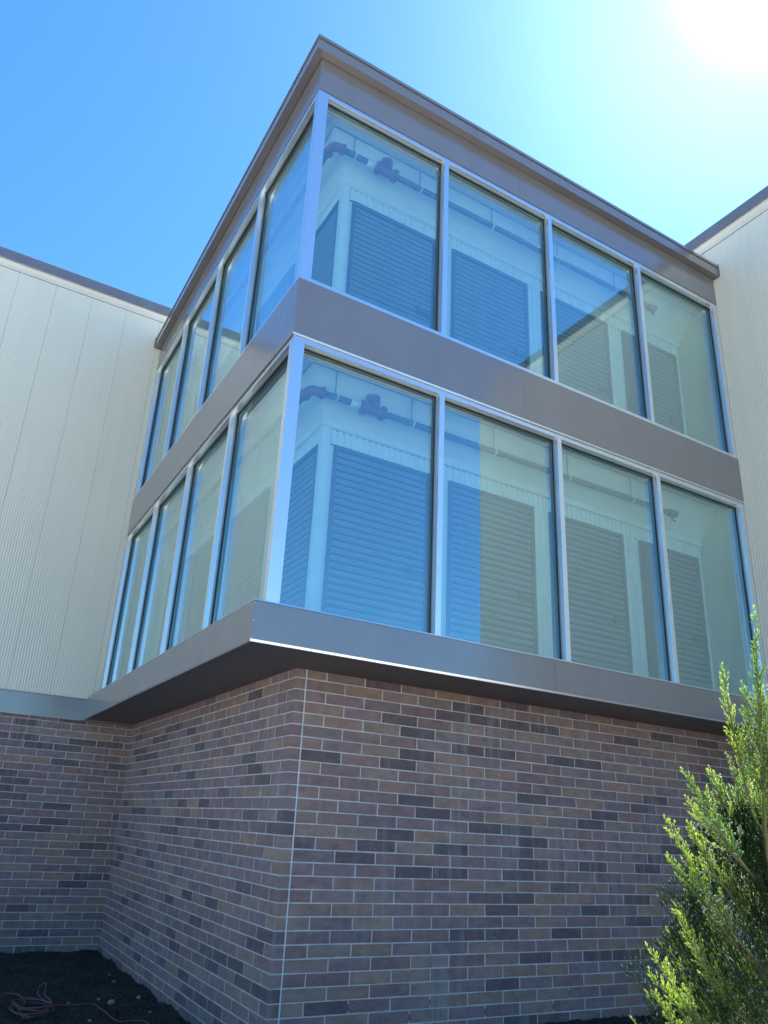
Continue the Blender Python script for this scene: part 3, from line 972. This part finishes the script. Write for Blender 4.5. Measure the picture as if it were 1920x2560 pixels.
gz = ZG + 0.02
def cp(pts, lift=0.0): return [(x, y, gz + lift + h) for x, y, h in pts]
cordp = [(-1.35, 3.55, 0), (-1.05, 3.72, 0), (-0.90, 3.90, .03), (-0.80, 3.72, .05), (-0.77, 3.45, .03), (-0.84, 3.22, 0.02)]
# coil of loops
rr = random.Random(4)
for k in range(46):
    a = -2.2 + k * 0.62
    cx, cy = -0.74 + 0.02 * math.sin(k * 0.9), 3.22 + 0.05 * math.sin(k * 0.5)
    rx = 0.17 + 0.02 * math.sin(k * 1.7); ry = 0.30 + 0.04 * math.cos(k * 1.3)
    cordp.append((cx + rx * math.cos(a), cy + ry * math.sin(a), 0.006 + 0.0016 * k + 0.006 * math.sin(k * 2.1)))
cordp += [(-0.60, 3.42, .10), (-0.56, 3.66, .15), (-0.60, 3.72, .13), (-0.64, 3.62, .08), (-0.60, 3.45, .05), (-0.50, 3.40, 0.01), (-0.29, 3.39, 0), (-0.124, 3.409, 0), (-0.09, 3.22, 0),
          (-0.071, 2.998, 0), (-0.056, 2.72, 0), (-0.016, 2.592, 0), (0.094, 2.608, 0), (0.191, 2.56, 0), (0.20, 2.40, 0), (0.05, 2.30, 0)]
cordo = tube('cord', [tuple(p) for p in spline(cp(cordp), 5)], 0.0052, M_CORD, None, seg=7)
tag(cordo, 'faded red cord coiled on the dark soil with one end trailing to the wall', 'cord')

# ------------------------------------------------------------------ juniper
def juniper():
    rs = np.random.RandomState(21)
    base = Vector((0.22, -4.02, ZG + 0.02))
    root = thing('juniper_shrub', 'tall sunlit green juniper with pale berries in front of the brick wall', 'shrub', base)
    # tips of the leading branches, and where each one leaves the stem (height)
    leaders = [((-0.189, -4.261, 0.496), 0.30), ((-0.073, -4.247, 0.458), 0.34), ((-0.345, -4.222, 0.182), 0.30), ((-0.275, -4.171, 0.117), 0.22),
               ((-0.493, -4.267, 0.051), 0.42), ((-0.420, -4.206, -0.041), 0.36), ((-0.418, -4.211, -0.172), 0.40), ((-0.50, -4.187, -0.263), 0.40),
               ((-0.44, -4.131, -0.329), 0.36), ((-0.51, -4.199, -0.363), 0.34), ((-0.258, -4.149, 0.046), 0.30),
               ((-0.325, -4.477, 0.602), 0.75), ((-0.274, -4.513, 0.621), 0.75), ((-0.208, -4.394, 0.406), 0.55), ((-0.129, -4.331, 0.302), 0.4),
               ((-0.02, -4.337, 0.20), 0.35), ((0.00, -4.45, 0.62), 0.7), ((0.10, -4.30, 0.35), 0.5)]
    rad0 = 0.56
    for k in range(230):
        a = rs.uniform(0, 2 * math.pi)
        t = rs.rand() ** 0.8
        z = -1.5 + t * 1.72
        # broad cone that narrows upward
        R_ = 0.60 * (1 - 0.80 * max(0, (z + 1.0) / 1.25)) * (rs.uniform(0.70, 1.04) if k % 3 else rs.uniform(0.35, 0.7))
        ax = base + Vector((0.0, -0.02, 0))
        p = Vector((ax.x + R_ * math.cos(a), ax.y + R_ * math.sin(a) * 0.9, z + 0.04))
        leaders.append((tuple(p), rs.uniform(0.18, 0.34)))
    stemtop = Vector((0.12, -4.12, 0.10))
    WV, WF = [], []
    twigs = []       # (point, direction, length, tone)
    for li, (tip, drop) in enumerate(leaders):
        tip = Vector(tip)
        hz = max(ZG + 0.15, min(tip.z - drop, 0.0))
        u = (hz - base.z) / (stemtop.z - base.z)
        st = base.lerp(stemtop, u)
        mid = st.lerp(tip, 0.55) + Vector((0, 0, -0.10 * (tip - st).length)) + Vector(rs.uniform(-0.03, 0.03, 3))
        pts = []
        L = (tip - st).length
        nseg = 14
        for i in range(nseg + 1):
            t = i / nseg
            pts.append(st * (1 - t) ** 2 + mid * 2 * t * (1 - t) + tip * t * t)
        r0 = 0.006 if li < 18 else 0.005
        v2, f2 = tube_vf(pts, [r0 * (1 - 0.88 * i / nseg) for i in range(nseg + 1)], 5)
        k = len(WV); WV += v2; WF += [tuple(k + q for q in f) for f in f2]
        # side twigs
        s = 0.28 if li >= 18 else 0.42
        tone_b = rs.uniform(-0.12, 0.12)
        step = (0.0095 if li < 18 else 0.018) / L
        while s < 1.0:
            i = min(nseg - 1, int(s * nseg)); f = s * nseg - i
            p = pts[i].lerp(pts[i + 1], f)
            d = (pts[i + 1] - pts[i]).normalized()
            side = Vector(rs.normal(size=3)); side = (side - d * side.dot(d)).normalized()
            ang = math.radians(rs.uniform(18, 38))
            q = (d * math.cos(ang) + side * math.sin(ang) + Vector((0, 0, 0.25))).normalized()
            ln = (0.018 + (0.15 if li < 18 else 0.15) * (1 - s) ** 0.85) * rs.uniform(0.5, 1.15)
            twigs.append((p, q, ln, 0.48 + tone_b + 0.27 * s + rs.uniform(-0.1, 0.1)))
            s += step * rs.uniform(0.6, 1.2)
        twigs.append((tip, (pts[-1] - pts[-2]).normalized(), 0.03, 0.8))
    main = [base + (stemtop - base) * (i / 8) + Vector((0.02 * math.sin(i * 1.3), 0.02 * math.cos(i * 1.9), 0)) for i in range(9)]
    v2, f2 = tube_vf([main[0] - Vector((0, 0, 0.1))] + main[1:], [0.045 * (1 - 0.8 * i / 8) for i in range(9)], 8)
    me, c = mesh_of('trunk', v2, f2, smooth=True); link('trunk', me, M_BARK, root, c)
    # tertiary shoots: scale-leaf sprigs
    P, D, Ln, Tn = [], [], [], []
    tv, tf = [], []
    for (p, q, ln, tone) in twigs:
        n = max(3, int(ln / 0.0046))
        bend = Vector(rs.uniform(-0.25, 0.25, 3)) + Vector((0, 0, 0.28))
        cur = Vector(p); d = Vector(q)
        path = [tuple(cur)]
        for i in range(n):
            d = (d + bend * (0.9 / n)).normalized()
            cur = cur + d * (ln / n)
            path.append(tuple(cur))
            t = i / n
            for rep in range(2):
                side = Vector(rs.normal(size=3)); side = (side - d * side.dot(d)).normalized()
                ang = math.radians(rs.uniform(16, 40))
                e = (d * math.cos(ang) + side * math.sin(ang) + Vector((0, 0, 0.12))).normalized()
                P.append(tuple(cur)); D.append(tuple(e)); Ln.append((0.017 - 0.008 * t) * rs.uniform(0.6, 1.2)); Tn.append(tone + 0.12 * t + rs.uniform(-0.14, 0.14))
        P.append(tuple(cur)); D.append(tuple(d)); Ln.append(0.012); Tn.append(tone + 0.2)
        if ln > 0.05:
            v2, f2 = tube_vf(path[::3] if len(path) > 6 else path, 0.0011, 3)
            k = len(WV); WV += v2; WF += [tuple(k + z for z in f) for f in f2]
    me, c = mesh_of('branches', WV, WF, smooth=True, recalc=False); link('branches', me, M_TWIG, root, c)
    # dense inner foliage; the shade inside the crown is put into dark tones
    ncore = 75000
    zc = rs.uniform(-1.78, 0.13, ncore)
    Rc = np.interp(zc, [-1.78, -1.2, -0.5, -0.33, -0.17, 0.04, 0.13], [0.24, 0.37, 0.35, 0.31, 0.25, 0.17, 0.05])
    ac = rs.uniform(0, 2 * np.pi, ncore)
    lump = 1 + 0.16 * np.sin(ac * 5 + zc * 9) + 0.12 * np.sin(ac * 9 - zc * 17) + 0.08 * np.sin(ac * 3 + zc * 31)
    rc = Rc * lump * np.sqrt(rs.uniform(0.45, 1.0, ncore))
    axx = 0.15 + 0.0 * zc; axy = -4.06 + 0.0 * zc
    for i in range(ncore):
        ca, sa = math.cos(ac[i]), math.sin(ac[i])
        P.append((axx[i] + rc[i] * ca, axy[i] + rc[i] * sa, zc[i]))
        dv = Vector((ca * 0.7 + rs.uniform(-0.5, 0.5), sa * 0.7 + rs.uniform(-0.5, 0.5), 0.9)).normalized()
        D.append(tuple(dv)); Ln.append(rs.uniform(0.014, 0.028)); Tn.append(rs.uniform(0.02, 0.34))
    P = np.array(P); D = np.array(D); Ln = np.array(Ln); Tn = np.clip(np.array(Tn), 0, 1)
    n = len(P)
    ref = np.where(np.abs(D[:, 2:3]) < 0.9, np.array([[0, 0, 1.0]]), np.array([[1.0, 0, 0]]))
    U = np.cross(D, ref); U /= np.linalg.norm(U, axis=1)[:, None]
    V2 = np.cross(D, U)
    r = 0.00098 * (0.8 + 0.5 * rs.rand(n))[:, None]
    r[-ncore:] *= 1.5
    L_ = Ln[:, None]
    verts = np.zeros((n, 5, 3))
    verts[:, 0] = P
    m1 = P + D * L_ * 0.55
    for k in range(3):
        a = 2 * math.pi * k / 3
        verts[:, 1 + k] = m1 + U * r * math.cos(a) + V2 * r * math.sin(a)
    verts[:, 4] = P + D * L_
    base_i = (np.arange(n) * 5)[:, None, None]
    tri = np.array([(0, 2, 1), (0, 3, 2), (0, 1, 3), (1, 2, 4), (2, 3, 4), (3, 1, 4)])[None]
    F = (base_i + tri).reshape(-1, 3)
    ctr = Vector(verts.reshape(-1, 3).mean(0))
    VV = verts.reshape(-1, 3) - np.array(ctr)
    me = bpy.data.meshes.new('foliage')
    me.vertices.add(len(VV)); me.vertices.foreach_set('co', VV.ravel())
    me.loops.add(len(F) * 3); me.loops.foreach_set('vertex_index', F.ravel())
    me.polygons.add(len(F)); me.polygons.foreach_set('loop_start', np.arange(len(F)) * 3); me.polygons.foreach_set('loop_total', np.full(len(F), 3))
    at = me.attributes.new('tone', 'FLOAT', 'POINT'); at.data.foreach_set('value', np.repeat(Tn, 5))
    me.update(calc_edges=True); me.validate()
    me.shade_smooth()
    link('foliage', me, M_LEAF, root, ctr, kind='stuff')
    print('sprigs', n, flush=True)
    # berries: clusters on the older twigs
    octv = np.array([(1, 0, 0), (0, 1, 0), (-1, 0, 0), (0, -1, 0), (0, 0, 1), (0, 0, -1)], float)
    bm = bmesh.new(); bmesh.ops.create_icosphere(bm, subdivisions=1, radius=1.0)
    iv = np.array([v.co[:] for v in bm.verts]); itf = [tuple(v.index for v in f.verts) for f in bm.faces]; bm.free()
    BV, BF = [], []
    nb = 0
    for (p, q, ln, tone) in twigs:
        if ln < 0.06: continue
        pr = math.sin(p.x * 13 + 1.0) * math.sin(p.y * 11) * math.sin(p.z * 9 + 2)
        if pr < 0.05 and not (p.z < 0.0 and p.x > -0.20 and rs.rand() < 0.25): continue
        for k in range(rs.randint(2, 6)):
            c = np.array(p + q * ln * rs.uniform(0.3, 1.0)) + rs.uniform(-0.012, 0.012, 3)
            rr_ = rs.uniform(0.0026, 0.0038)
            b0 = len(BV); BV += (iv * rr_ + c).tolist(); BF += [tuple(b0 + z for z in f) for f in itf]
            nb += 1
    me, c = mesh_of('berries', BV, BF, smooth=True, recalc=False); link('berries', me, M_BERRY, root, c, kind='stuff')
    print('berries', nb)
    root.location = base + Vector((0.028, -0.016, 0))
juniper()
